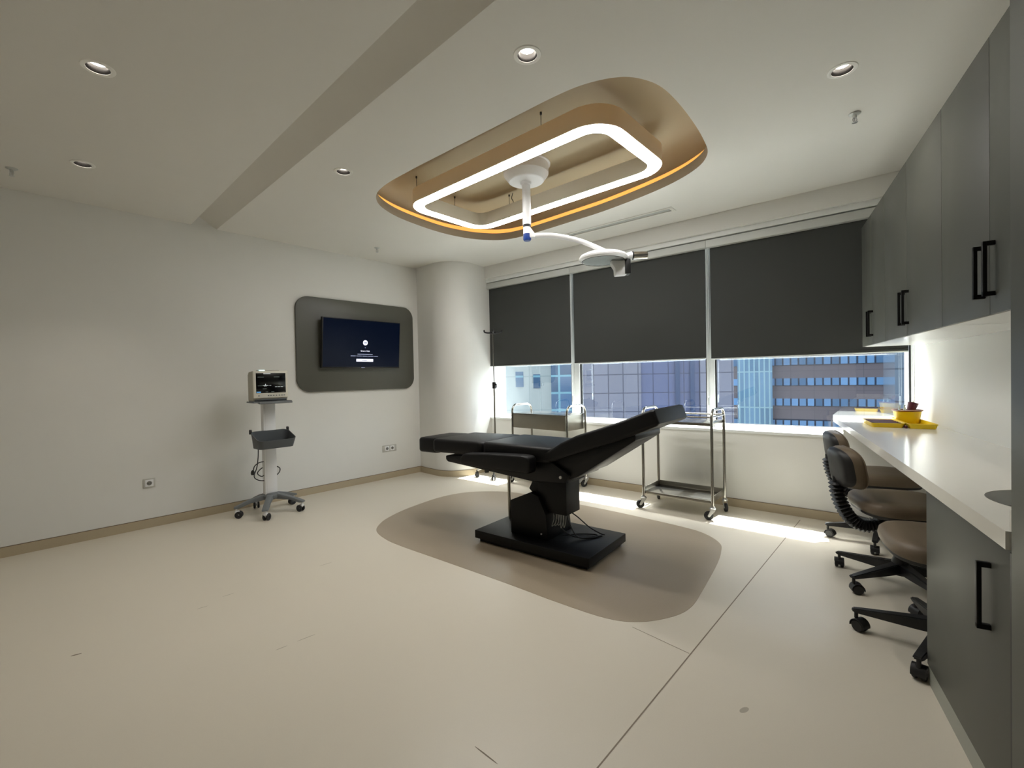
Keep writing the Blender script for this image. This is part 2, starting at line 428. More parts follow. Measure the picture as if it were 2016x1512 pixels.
# ------------------------------------------------------------------ blinds
def blind(tl, tr, zb, chain_side, label):
    w = tl-tr
    o = thing('roller_blind', label, 'blind', PW(tl, WN+.01, zb), RZW, 'grey roller blinds over the windows')
    mb = MB(); mb.box((.004, -.003, .02), (w-.004, 0, 2.74-zb)); obj('fabric', mb, 'blind', o, smooth=False)
    mb = MB(); mb.box((.004, -.008, .012), (w-.004, .006, .03), .003); obj('hem_bar', mb, 'blind', o)
    mb = MB(); mb.box((.004, -.006, 0), (w-.004, .006, .0125), .002); obj('bottom_rail', mb, 'chain', o, label='white bottom rail')
    mb = MB(); mb.box((-.022, -.06, 2.722-zb), (w+.022, .008, 2.80-zb), .004); obj('cassette', mb, 'alu', o)
    x = -.024 if chain_side < 0 else w+.024
    mb = MB(); mb.tube([(x-.008, -.02, 2.72-zb), (x-.008, -.02, -.42), (x-.004, -.02, -.445), (x+.004, -.02, -.445), (x+.008, -.02, -.42), (x+.008, -.02, 2.72-zb)], .0028, 6)
    c = obj('chain', mb, 'chain', o)
    mb = MB(); mb.lathe([(0, 0), (.008, .004), (.011, .02), (.011, .075), (.008, .09), (0, .094)], (x, -.02, -.50), 12); obj('chain_weight', mb, 'chain', c)
    return o
blind(4.718, 3.198, 1.556, 1, 'narrow grey roller blind over the window next to the round column')
blind(3.151, 1.499, 1.548, 1, 'grey roller blind over the middle window behind the raised bed backrest')
blind(1.453, -.143, 1.54, 1, 'grey roller blind over the window beside the wall cabinets')

# ------------------------------------------------------------------ ceiling fittings
def downlight(p, label):
    o = thing('downlight', label, 'downlight', PY(p[0], p[1], CEIL), RZY, 'recessed ceiling downlights')
    mb = MB(); mb.lathe([(.050, .004), (.050, -.004), (.058, -.006), (.070, -.004), (.072, .0)], n=36); obj('trim_ring', mb, 'spotring', o)
    mb = MB(); mb.lathe([(.050, -.003), (.046, .012), (.044, .03), (.030, .075)], n=36); obj('reflector', mb, 'spotdark', o, label='dark reflector')
    mb = MB(); mb.lathe([(.0505, -.0015), (.048, .008), (.0472, .008), (.0497, -.0015)], n=36); obj('inner_rim', mb, 'white', o)
    mb = MB(); mb.lathe([(.0, .024), (.024, .025), (.038, .030), (.040, .042)], n=28); obj('lamp', mb, 'spot', o, label='bright white lamp')
    return o
dl = downlight(SPOTS[0], 'round downlight in the ceiling left of the slot, nearest the camera')
for p, lb in zip(SPOTS[1:], ('small round downlight in the ceiling close to the left wall',
                             'round downlight between the ceiling slot and the gold recess, above centre',
                             'round downlight in the ceiling left of the gold recess near the wall screen',
                             'round downlight in the ceiling above the wall cabinets')):
    c = copy_tree(dl); c.location = PY(p[0], p[1], CEIL); c['label'] = lb
def sprinkler(p, label):
    o = thing('sprinkler', label, 'sprinkler', PY(p[0], p[1], CEIL), 0, 'ceiling fire sprinklers')
    mb = MB(); mb.lathe([(.034, 0), (.034, -.003), (.026, -.008), (.012, -.01), (0, -.01)], n=20); obj('escutcheon', mb, 'alu', o)
    mb = MB(); mb.cyl((0, 0, -.008), (0, 0, -.03), .011, 12); mb.tube([(-.011, 0, -.03), (-.014, 0, -.04), (-.004, 0, -.056)], .003, 6); mb.tube([(.011, 0, -.03), (.014, 0, -.04), (.004, 0, -.056)], .003, 6)
    mb.cyl((0, 0, -.03), (0, 0, -.052), .003, 8); obj('frame', mb, 'zinc', o)
    mb = MB(); mb.lathe([(0, -.054), (.016, -.055), (.016, -.058), (0, -.059)], n=16); obj('deflector', mb, 'zinc', o)
    return o
sp = sprinkler((-.316, 3.69), 'small chrome sprinkler in the ceiling near the top of the wall cabinets')
for p, lb in (((-5.08, .06), 'small sprinkler in the ceiling at the far left by the left wall'), ((-5.05, 3.13), 'small sprinkler in the ceiling above the wall screen')):
    c = copy_tree(sp); c.location = PY(p[0], p[1], CEIL); c['label'] = lb
o = thing('air_vent', 'long thin grey linear air vent in the ceiling above the window blinds', 'vent', vc+Vector((0, 0, CEIL)), vrot)
mb = MB()
for lo, hi in (((-.69, -.065, -.006), (.69, -.038, .004)), ((-.69, .038, -.006), (.69, .065, .004)), ((-.69, -.038, -.006), (-.655, .038, .004)), ((.655, -.038, -.006), (.69, .038, .004))): mb.box(lo, hi, .001)
obj('frame', mb, 'ceil', o)
mb = MB(); mb.box((-.66, -.04, .022), (.66, .04, .027)); obj('backing', mb, 'alu', o)
for i in range(5):
    mb = MB(); y = -.032+i*.016; mb.box((-.655, y-.0062, .003), (.655, y+.0062, .006)); obj('slat', mb, 'alu', o, smooth=False)

# pendant ring light inside the recess
rc = Vector((-2.595, 3.107))
o = thing('ring_light', 'glowing white rounded rectangular ring light hung in the gold ceiling recess', 'ceiling light', PY(rc.x, rc.y, CEIL), RZY)
hx, hy = 1.105, .522
O_, I_ = rrect(-hx, -hy, hx, hy, .24, 10), rrect(-hx+.112, -hy+.112, hx-.112, hy-.112, .128, 10)
def V3(L, z): return [Vector((p[0], p[1], z)) for p in L]
mb = MB(); O2, I2 = rrect(-hx+.008, -hy+.008, hx-.008, hy-.008, .232, 10), rrect(-hx+.104, -hy+.104, hx-.104, hy-.104, .136, 10)
mb.loops([V3(O2, .006), V3(O_, .006), V3(O_, .14), V3(I_, .14), V3(I_, .006), V3(I2, .006)])
obj('frame', mb, 'ring', o, ang=30)
mb = MB(); mb.loops([V3(O2, .006), V3(O2, .001), V3(I2, .001), V3(I2, .006)]); obj('diffuser', mb, 'led', o, smooth=False, label='glowing white diffuser')
for x, y in ((.55, -.47), (-.95, -.47), (.93, .47), (-.62, .47), (.98, 0), (-1.06, .1)):
    mb = MB(); mb.cyl((x, y, .14), (x, y, .27), .0025, 6); mb.cyl((x, y, .14), (x, y, .16), .007, 8); mb.cyl((x, y, .25), (x, y, .268), .008, 8); obj('suspension_wire', mb, 'black', o)
mb = MB(); mb.tube(openspline([(-.58, .47, .14), (-.565, .472, .18), (-.585, .47, .22), (-.57, .47, .27)], 5), .004, 6); obj('power_cord', mb, 'black', o)

# ------------------------------------------------------------------ examination lamp
LP = Vector((.165, 4.15, 0))
o = thing('surgical_lamp', 'white ceiling mounted examination lamp with swing arm hanging over the black bed', 'medical lamp', LP+Vector((0, 0, CEIL+.27)), 0)
zt = CEIL+.27
mb = MB(); mb.lathe([(0, 0), (.222, 0), (.222, -.008), (.204, -.009), (.204, -.090), (.197, -.100), (.160, -.148), (.150, -.154), (.05, -.160), (.045, -.166), (0, -.166)], n=48); obj('ceiling_canopy', mb, 'white', o, ang=18)
mb = MB(); mb.cyl((0, 0, -.155), (0, 0, 2.775-zt), .038, 24); mb.lathe([(.038, 0), (.048, -.003), (.048, -.022), (.038, -.024)], (0, 0, -.160), 24); obj('pole', mb, 'white', o)
mb = MB(); mb.lathe([(.034, 0), (.036, -.004), (.036, -.02), (.034, -.022)], (0, 0, 2.775-zt), 20); obj('collar', mb, 'black', o, label='black collar')
mb = MB(); mb.lathe([(0, 0), (.032, 0), (.034, -.02), (.034, -.07), (0, -.07)], (0, 0, 2.755-zt), 24)
mb.prism([(.0, 2.745-zt), (.03, 2.745-zt), (.07, 2.69-zt), (.07, 2.655-zt), (.0, 2.655-zt)], -.028, .028, 'y', .006); obj('joint', mb, 'white', o)
mb = MB(); mb.lathe([(0, .005), (.034, .002), (.036, 0), (.036, -.048), (.031, -.058), (0, -.06)], (0, 0, 2.69-zt), 24); obj('joint_cap', mb, 'blue', o, label='blue cap')
path = openspline([(.05, 0, 2.676-zt), (.20, 0, 2.676-zt), (.34, 0, 2.656-zt), (.50, 0, 2.612-zt), (.64, .01, 2.556-zt), (.72, .03, 2.525-zt), (.78, .05, 2.505-zt)], 6)
mb = MB(); mb.tube(path, .022, 14); obj('swing_arm', mb, 'white', o)
hc = Vector((.69, .02, 2.475-zt))
mb = MB(); mb.lathe([(0, .035), (.10, .035), (.17, .028), (.205, .012), (.218, -.008), (.216, -.022), (.20, -.034), (.188, -.038), (.186, -.032), (0, -.03)], hc, 48)
h = obj('lamp_head', mb, 'white', o)
mb = MB(); mb.lathe([(0, -.036), (.10, -.036), (.184, -.034), (.187, -.030)], hc, 48); obj('lens', mb, 'lens', h, label='grey lens under the head')
mb = MB(); mb.lathe([(.187, -.0385), (.193, -.0385), (.193, -.034), (.187, -.034)], hc, 48); obj('seal', mb, 'black', h)
mb = MB(); mb.tube([hc+Vector((.20, 0, 0)), hc+Vector((.235, 0, .005)), hc+Vector((.262, 0, .008))], .03, 16, rfun=lambda u: .028+.01*u); obj('handle_neck', mb, 'white', o)
mb = MB(); mb.cyl(hc+Vector((.262, 0, .008)), hc+Vector((.275, 0, .008)), .0385, 20); obj('grip_ring', mb, 'black', o)
mb = MB(); mb.cyl(hc+Vector((.27, 0, .008)), hc+Vector((.40, 0, .010)), .036, 24); obj('grip', mb, 'chrome', o, label='chrome cylindrical grip')
mb = MB(); mb.prism([(.07, -.04), (.20, -.04), (.205, -.17), (.105, -.175), (.10, -.115), (.07, -.07)], -.04, .04, 'y', .006, mtx=Matrix.Translation(hc)); obj('control_box', mb, 'white', o)
mb = MB(); mb.box((.188, -.046, -.165), (.24, .046, -.03), .005, mtx=Matrix.Translation(hc)); obj('box_panel', mb, 'black', o)

# ------------------------------------------------------------------ left wall things
mb = MB(); mb.prism(rrect(2.335, 1.262, 4.03, 2.44, .16, 12), 0, .03, 'x', .004)
mb2 = mb
o = obj('wall_panel', mb, 'panelgrey', loc=PY(TVA, 0, 0), rz=RZY); tag(o, 'grey rounded wall panel framing the screen on the left wall', 'panel')
o = thing('television', 'wall mounted flat television with dark blue screen on the grey panel', 'television', PY(TVA+.11, 3.165, 1.875), RZY)
tilt = Matrix.Rotation(rad(5), 4, 'Y')
mb = MB(); mb.box((-.025, -.562, -.318), (.02, .562, .318), .006, mtx=tilt); obj('casing', mb, 'black', o)
mb = MB(); mb.box((.0195, -.55, -.30), (.0215, .55, .308), mtx=tilt); sc = obj('screen', mb, 'tvscreen', o, smooth=False, label='dark blue lit screen')
mb = MB(); mb.box((-.08, -.18, -.15), (-.024, .18, .15), .004); obj('wall_bracket', mb, 'black', o)
def disp(name, y0, z0, y1, z1, m, x=.0222, par=sc):
    b = MB(); b.box((.0212, y0, z0), (x, y1, z1), mtx=tilt); return obj(name, b, m, par, smooth=False)
mb = MB(); mb.prism(circle((.025, .018), .034, 28), .0212, .0224, 'x', mtx=tilt); obj('emblem', mb, 'tvwhite', sc)
def text(s, y, z, size, m, par, x=.0226, T=tilt):
    c = bpy.data.curves.new('lettering', 'FONT'); c.body = s; c.size = size; c.align_x = 'CENTER'; c.align_y = 'CENTER'
    tmp = bpy.data.objects.new('tmp', c); COL.objects.link(tmp); bpy.context.view_layer.update()
    me = bpy.data.meshes.new_from_object(tmp.evaluated_get(bpy.context.evaluated_depsgraph_get()))
    bpy.data.objects.remove(tmp); bpy.data.curves.remove(c); me.name = 'lettering'; me.materials.clear(); me.materials.append(M[m])
    t = bpy.data.objects.new('lettering', me); COL.objects.link(t); t.parent = par
    t.matrix_local = T @ Matrix.Translation((x, y, z)) @ Matrix(((0, 0, 1, 0), (1, 0, 0, 0), (0, 1, 0, 0), (0, 0, 0, 1)))
    return t
for y0 in (.008, .022, .034): disp('emblem_glyph', y0, .010, y0+.009, .026, 'tvdark', .0229)
text('v', .025, -.045, .03, 'tvtext', sc)
text('Smart Hub', .025, -.092, .030, 'tvwhite', sc)
disp('text_line', -.085, -.137, .135, -.131, 'tvtext')
for y0, y1 in ((-.18, -.11), (-.10, -.02), (-.012, .06), (.068, .15), (.158, .215)): disp('text_line', y0, -.162, y1, -.156, 'tvtext')
disp('button', -.10, -.232, .145, -.196, 'tvwhite')
disp('button_text', -.02, -.217, .055, -.211, 'tvdark', .0228)
b = MB(); b.box((.0195, -.025, -.314), (.0205, .025, -.308), mtx=tilt); obj('logo', b, 'tvtext', o, smooth=False)
def socket(b, z, n, label):
    w = .05*n+.012 if n > 1 else .048
    o = thing('wall_socket', label, 'socket', PY(TVA, b, z), RZY)
    mb = MB(); mb.box((0, -w, -.046), (.009, w, .046), .003); obj('plate', mb, 'socket', o)
    for i in range(n):
        y = (i-(n-1)/2)*.085
        mb = MB(); mb.box((.008, y-.033, -.033), (.0115, y+.033, .033), .002); obj('insert', mb, 'white', o)
        R = Matrix.Translation((.0118, y, 0)) @ Matrix.Rotation(PI/2, 4, 'Y')
        mb = MB(); mb.lathe([(.021, .0006), (.021, 0), (.0, 0)], n=24, mtx=R); f = obj('outlet', mb, 'sockdark', o)
        mb = MB()
        for s in (-1, 1): mb.box((.0116, y+s*.0095-.003, -.003), (.0128, y+s*.0095+.003, .003), .001)
        obj('pin_hole', mb, 'black', f)
    return o
socket(.90, .435, 1, 'single grey wall socket low on the left wall, left of the monitor cart')
socket(3.60, .425, 2, 'double wall socket low on the left wall below the screen panel')

# ------------------------------------------------------------------ patient monitor cart
CP = PY(-5.20, 1.865)
o = thing('monitor_cart', 'white column equipment cart with grey basket and five wheeled legs by left wall', 'cart', CP, RZY)
mb = MB(); mb.lathe([(0, .15), (.07, .15), (.085, .165), (.085, .19), (.06, .215), (0, .215)], n=28); obj('hub', mb, 'poly', o)
def cart_caster(mbf, mbw, x, y, yaw, r=.036):
    c, s = math.cos(yaw), math.sin(yaw)
    def T(p): return (x+p[0]*c-p[1]*s, y+p[0]*s+p[1]*c, p[2])
    mbf.cyl(T((0, 0, .075)), T((0, 0, .11)), .009, 10)
    mtx = Matrix.Translation((x, y, 0)) @ Matrix.Rotation(yaw, 4, 'Z')
    mbf.prism([(-.012, .082), (.020, .082), (.034, .05), (.03, .03), (.018, .03), (-.012, .06)], -.017, .017, 'y', .004, mtx=mtx)
    for s2 in (-1, 1):
        mbw.lathe([(.008, -.007), (r-.004, -.009), (r, -.005), (r, .005), (r-.004, .009), (.008, .007)], n=24,
                  mtx=mtx @ Matrix.Translation((.022, s2*.019, r)) @ Matrix.Rotation(PI/2, 4, 'X'))
for a in (-100, -30, 43, 116, 188):
    R = Matrix.Rotation(rad(a), 4, 'Z')
    mb = MB(); mb.prism([(.04, .20), (.10, .20), (.22, .165), (.345, .118), (.35, .10), (.30, .10), (.2, .135), (.04, .15)], -.030, .030, 'y', .008, mtx=R); l = obj('leg', mb, 'poly', o)
    f, w = MB(), MB(); cart_caster(f, w, .325*math.cos(rad(a)), .325*math.sin(rad(a)), rad(a+160))
    for v in w.bm.faces: v.material_index = 1
    me = bpy.data.meshes.new('t'); w.bm.to_mesh(me); f.bm.from_mesh(me); w.bm.free(); bpy.data.meshes.remove(me)
    obj('caster', f, ['white', 'rubber'], l)
mb = MB(); mb.box((-.045, -.068, .20), (.03, .056, 1.185), .008); obj('column', mb, 'white', o)
mb = MB(); mb.box((.029, -.05, .22), (.033, .038, 1.18), .001); obj('column_cover', mb, 'white', o)
# basket
def frustum(mb, lo, hi, z0, z1, th):
    (ax0, ay0, ax1, ay1), (bx0, by0, bx1, by1) = lo, hi
    a, b = rrect(ax0, ay0, ax1, ay1, .05, 6), rrect(bx0, by0, bx1, by1, .055, 6)
    ai, bi = rrect(ax0+th, ay0+th, ax1-th, ay1-th, .048, 6), rrect(bx0+th, by0+th, bx1-th, by1-th, .052, 6)
    mb.loops([V3(ai, z0+th), V3(a, z0), V3(b, z1), V3(bi, z1), V3(ai, z0+th)][1:4]+[V3(ai, z0+th)], cap0=True, cap1=True)
mb = MB(); frustum(mb, (.03, -.185, .255, .155), (.028, -.205, .28, .175), .715, .865, .006); 
for v in mb.bm.verts:
    if v.co.z > .8: v.co.z += .02-.085*(v.co.x-.03)/.25
bk = obj('basket', mb, 'polydark', o, label='dark grey basket')
for s in (-1, 1):
    mb = MB(); mb.prism([(.035, .86), (.055, .86), (.055, .90), (.04, .91), (.035, .905)], s*.185-.015-.012, s*.185-.015+.012, 'y', .003)
    obj('hook', mb, 'black', bk)
mb = MB(); mb.box((-.02, -.21, 1.185), (.19, .14, 1.20), .005); mb.prism([(.14, 1.20), (.19, 1.20), (.215, 1.178), (.20, 1.172), (.14, 1.18)], -.16, .165, 'y', .003); obj('platform', mb, 'poly', o)
mb = MB()
mb.tube(openspline([(.0, -.115, .71), (0, -.12, .6), (.0, -.135, .50), (-.01, -.16, .41), (.0, -.12, .365), (.0, -.04, .35), (.0, .03, .37), (.01, .085, .42), (.0, .085, .47), (-.05, 0, .50), (-.03, -.08, .48), (0, -.13, .44), (0, -.09, .40), (0, -.05, .42)], 6), .005, 8)
mb.tube(openspline([(0, -.06, .555), (0, -.11, .55), (.0, -.155, .52), (0, -.17, .475)], 6), .005, 8)
pc = obj('power_cord', mb, 'black', o)
mb = MB(); mb.lathe([(0, 0), (.014, .0), (.019, .012), (.017, .035), (.008, .05), (0, .052)], (0, -.175, .43), 16); obj('plug', mb, 'black', pc)
# monitor
o = thing('patient_monitor', 'beige patient monitor with black trace screen on top of the wheeled cart', 'medical monitor', CP+nY*.075+dY*-.028+Vector((0, 0, 1.203)), RZY)
mb = MB(); mb.prism([(-.085, 0), (.06, 0), (.075, .03), (.072, .30), (.06, .312), (-.06, .30), (-.085, .27)], -.182, .182, 'y', .008); obj('casing', mb, 'mongrey', o)
mb = MB(); mb.box((.064, -.185, .028), (.085, .185, .312), .01, 3); obj('front_bezel', mb, 'monbody', o)
mb = MB(); mb.box((.084, -.158, .082), (.0868, .158, .288), .001); sc = obj('screen', mb, 'screenblk', o)
def sl(n, y0, z0, y1, z1, m): b = MB(); b.box((.0866, y0, z0), (.0876, y1, z1)); obj(n, b, m, sc, smooth=False)
for y0, z0, y1, z1, m in ((-.08, .279, -.005, .284, 'scrline'), (-.14, .245, -.075, .25, 'scrdim'), (.03, .245, .09, .25, 'scrdim'), (-.14, .156, -.09, .159, 'scrdim'), (-.088, .158, -.03, .1605, 'scrline') ,
                          (-.02, .158, .0, .1605, 'scrline'), (.04, .142, .065, .146, 'scrline'), (.072, .142, .095, .146, 'scrline'), (.102, .142, .128, .146, 'scrline'), (-.09, .123, -.05, .128, 'scrdim'), (-.155, .085, -.11, .098, 'scrblue'),
                          (-.06, .092, -.035, .096, 'scrdim'), (.0, .092, .03, .096, 'scrdim')): sl('trace', y0, z0, y1, z1, m)
mb = MB(); mb.tube([(.0872, -.072, .15), (.0872, -.066, .158), (.0872, -.060, .178), (.0872, -.056, .150), (.0872, -.052, .159)], .0016, 6); obj('trace', mb, 'scrline', sc)
for i, y in enumerate((-.13, -.03, -.005, .025, .055, .085, .115, .14)):
    mb = MB(); mb.box((.084, y-.008, .05), (.0875, y+.008, .060), .002); obj('button', mb, 'poly', o)
mb = MB(); mb.prism([(-.02, .305), (.07, .305), (.06, .318), (-.01, .318)], -.12, .10, 'y', .003); obj('handle', mb, 'mongrey', o)
mb = MB(); mb.box((.03, -.115, .311), (.078, -.06, .322), .003); obj('alarm_light', mb, 'alarm', o, label='glowing cyan alarm light')
mb = MB(); mb.box((-.07, -.18, -.003), (.06, .18, .002)); mb.box((.06, -.17, .004), (.072, .17, .02), .003); obj('base_rail', mb, 'polydark', o)

o.scale = (1, .92, 1)

# ------------------------------------------------------------------ treatment bed
BRZ = RZY+rad(4.45)
o = thing('treatment_bed', 'black padded treatment bed with raised backrest on a black pedestal', 'treatment bed', PY(-2.33, 3.0, .0015), BRZ)
mb = MB(); mb.box((-.545, -.318, .03), (.545, .318, .098), .006); mb.box((-.515, -.285, 0), (.512, .285, .031)); obj('base_plate', mb, 'bedmetal', o)
mb = MB(); mb.prism([(-.25, .097), (-.25, .37), (-.05, .46), (.03, .44), (.10, .30), (.12, .097)], -.19, .17, 'y', .005); obj('pillar', mb, 'bedmetal', o)
mb = MB(); mb.prism([(-.10, .475), (-.06, .55), (.0, .60), (.27, .62), (.27, .56), (.06, .28), (-.02, .38), (-.06, .44)], -.13, .15, 'y', .005); obj('lift_arm', mb, 'bedmetal', o)
mb = MB(); mb.box((.0, -.15, .31), (.268, .06, .61), .006); obj('motor_box', mb, 'bedmetal', o)
mb = MB(); mb.prism([(-.925, .695), (-.925, .66), (-.90, .64), (.04, .575), (.33, .60), (.37, .66), (.22, .745), (-.2, .745)], -.275, .275, 'y', .01); obj('seat_frame', mb, 'leather', o)
mb = MB(); mb.prism([(.20, .80), (.86, 1.01), (.872, .985), (.872, .948), (.80, .90), (.43, .655), (.30, .60), (.16, .60), (.12, .72)], -.24, .24, 'y', .008); obj('back_frame', mb, 'leather', o)
def cushion(name, x0, x1, v, z0, z1, bev=.03, slope=0, lab=None, taper=0):
    b = MB(); L = rrect(x0, -v, x1, v, .06, 6)
    b.prism(L, z0, z1, 'z')
    bm = b.bm
    bmesh.ops.bevel(bm, geom=[e for e in bm.edges if abs(e.verts[0].co.z-e.verts[1].co.z) < 1e-5], offset=bev, segments=4, profile=.5, affect='EDGES', clamp_overlap=True)
    for w in bm.verts:
        w.co.z += slope*(w.co.x-x0)
        if taper: w.co.y *= 1-taper*max(0, (x1-w.co.x)/(x1-x0))
    return obj(name, b, 'leather', o, label=lab)
cushion('foot_cushion', -1.37, -1.07, .245, .685, .825, .028, slope=.03, taper=.08)
cushion('leg_cushion', -1.09, -.45, .30, .715, .838, .03, slope=.02)
cushion('seat_cushion', -.47, .235, .305, .735, .855, .03, slope=0)
b = MB()
b.prism([(.16, .83), (.21, .835), (.32, .905), (.45, .965), (.60, 1.015), (.80, 1.085), (1.0, 1.166), (1.026, 1.163), (1.058, 1.078), (1.045, 1.062), (.95, 1.02), (.876, .99), (.70, .92), (.45, .83), (.25, .755), (.17, .75)], -.305, .305, 'y')
bmesh.ops.bevel(b.bm, geom=[e for e in b.bm.edges if abs(e.verts[0].co.y-e.verts[1].co.y) < 1e-5], offset=.022, segments=3, profile=.5, affect='EDGES', clamp_overlap=True)
obj('backrest', b, 'leather', o)
for s in (-1, 1):
    b = MB(); y0, y1 = sorted((s*.312, s*.425))
    b.prism([(-.60, .665), (-.60, .735), (-.56, .765), (-.3, .785), (.04, .80), (.10, .795), (.115, .76), (.105, .665)], y0, y1, 'y', .022, 3); obj('armrest', b, 'leather', o)
mb = MB(); mb.cyl((-.51, .13, .098), (-.515, .13, .60), .015, 14); mb.cyl((-.513, .13, .3), (-.515, .13, .64), .011, 12); obj('gas_strut', mb, 'brushed', o, label='grey steel gas strut')
mb = MB(); mb.cyl((.30, -.274, .64), (.30, -.286, .64), .011, 14); obj('bolt', mb, 'zinc', o)
mb = MB(); mb.cyl((.06, -.192, .145), (.06, -.20, .145), .007, 12); obj('bolt', mb, 'zinc', o)
mb = MB()
mb.tube(openspline([(.20, -.06, .31), (.25, -.07, .22), (.30, -.05, .13), (.36, .02, .108), (.40, .10, .106), (.36, .13, .106), (.24, .06, .106), (.16, -.04, .108)], 6), .005, 8)
mb.tube(openspline([(.16, .02, .31), (.24, .06, .25), (.32, .12, .16), (.40, .16, .112), (.43, .17, .106)], 6), .005, 8)
mb.tube(openspline([(.10, -.08, .31), (.20, -.10, .18), (.30, -.02, .112), (.42, .13, .106)], 6), .005, 8)
obj('power_cable', mb, 'black', o)
mb = MB()
for i in range(5):
    x = .13+i*.022; mb.tube(openspline([(x, -.12, .31), (x+.01, -.135, .26), (x-.012+.006*i, -.13, .20+.01*(i % 3)), (x+.018, -.12, .235), (x+.02, -.10, .31)], 5), .0028, 6)
obj('loose_wires', mb, 'cable', o, label='tangle of pale loose wires under the motor box')

# ------------------------------------------------------------------ stainless carts
def caster(o, x, y, yaw, r=.042):
    m = Matrix.Translation((x, y, 0)) @ Matrix.Rotation(yaw, 4, 'Z')
    b = MB()
    b.lathe([(0, .13), (.02, .13), (.024, .118), (.03, .112), (.03, .104), (.02, .10), (0, .10)], n=18, mtx=m)
    for s in (-1, 1): b.prism([(-.022, .105), (.018, .105), (.044, .05), (.042, .034), (.028, .034), (.012, .055), (-.02, .09)], s*.018-.002, s*.018+.002, 'y', mtx=m)
    b.prism([(-.024, .108), (.020, .108), (.024, .098), (-.024, .098)], -.02, .02, 'y', mtx=m)
    c = obj('caster', b, 'zinc', o)
    b = MB(); b.lathe([(.010, -.013), (r-.008, -.014), (r-.002, -.012), (r, -.006), (r, .006), (r-.002, .012), (r-.008, .014), (.010, .013)], n=28, mtx=m @ Matrix.Translation((.036, 0, r)) @ Matrix.Rotation(PI/2, 4, 'X'))
    b.lathe([(0, -.021), (.010, -.021), (.010, .021), (0, .021)], n=12, mtx=m @ Matrix.Translation((.036, 0, r)) @ Matrix.Rotation(PI/2, 4, 'X'), mi=1)
    obj('wheel', b, ['rubber', 'zinc'], c)
def frame_posts(o, hx, hy, zt, r):
    for s in (-1, 1):
        x = s*hx
        arc = [(x, -hy, .125), (x, -hy, zt-.09)]+[(x, -hy+.09-.09*math.cos(t), zt-.09+.09*math.sin(t)) for t in [rad(k*15) for k in range(1, 7)]]
        arc += [(x, hy-.09+.09*math.sin(t), zt-.09+.09*math.cos(t)) for t in [rad(k*15) for k in range(0, 7)]]+[(x, hy, .125)]
        b = MB(); b.tube(arc, r, 14); obj('end_frame', b, 'chrome', o)
o = thing('drawer_cart', 'stainless steel cart with drawer box and loop handles behind the black bed', 'cart', PY(-3.60, 4.665), RZY-rad(1.0))
hx, hy = .445, .195
frame_posts(o, hx, hy, 1.03, .0145)
mb = MB(); mb.box((-hx+.018, -hy+.004, .73), (hx-.018, hy-.004, .915), .004); obj('drawer_box', mb, 'brushed', o)
mb = MB(); mb.box((-hx+.02, -hy-.008, .735), (hx-.02, -hy+.006, .912), .003); d = obj('drawer', mb, 'brushed', o)
mb = MB(); mb.box((-hx+.01, -hy+.0, .914), (hx-.01, hy-.0, .922), .002); obj('tray_top', mb, 'chrome', o)
mb = MB(); mb.box((-hx+.01, -hy+.01, .19), (hx-.01, hy-.01, .205), .003); obj('lower_shelf', mb, 'brushed', o)
for x, y, a in ((-hx, -hy, 250), (hx, -hy, 200), (-hx, hy, 60), (hx, hy, 245)): caster(o, x, y, rad(a))

o = thing('instrument_trolley', 'two shelf stainless steel trolley below the window near the bed backrest', 'trolley', PY(-1.835, 4.635), RZY+rad(1.5))
hx, hy = .345, .195
frame_posts(o, hx, hy, 1.045, .0145)
def shelf(name, z, lip, rails):
    b = MB(); b.box((-hx+.012, -hy+.006, z), (hx-.012, hy-.006, z+.012), .003); s = obj(name, b, 'chrome', o)
    b = MB()
    for lo, hi in (((-hx+.01, -hy+.002, z-.012), (hx-.01, -hy+.008, z+lip[0])), ((-hx+.01, hy-.008, z-.012), (hx-.01, hy-.002, z+lip[1])), ((-hx+.008, -hy+.008, z-.012), (-hx+.014, hy-.008, z+lip[2])), ((hx-.014, -hy+.008, z-.012), (hx-.008, hy-.008, z+lip[3]))): b.box(lo, hi, .001)
    obj('shelf_lip', b, 'brushed', s)
    return s
shelf('lower_shelf', .165, (.014, .06, .06, .05), 0)
shelf('upper_shelf', .905, (.014, .014, .014, .014), 0)
for lo, hi in (((-hx, -hy, .975), (hx, -hy, .975)), ((-hx, hy, .975), (hx, hy, .975)), ((-hx, -hy, .975), (-hx, hy, .975)), ((hx, -hy, .975), (hx, hy, .975))):
    b = MB(); b.cyl(lo, hi, .009, 12); obj('guard_rail', b, 'chrome', o)
for x, y, a in ((-hx, -hy, 215), (hx, -hy, 205), (-hx, hy, 120), (hx, hy, 300)): caster(o, x, y, rad(a))
b = MB(); b.lathe([(0, -.022), (.02, -.022), (.024, -.012), (.02, 0), (.024, .012), (.02, .022), (0, .022)], n=16, mtx=Matrix.Translation((-hx-.01, -hy-.012, .885))); obj('clamp_knob', b, 'black', o)

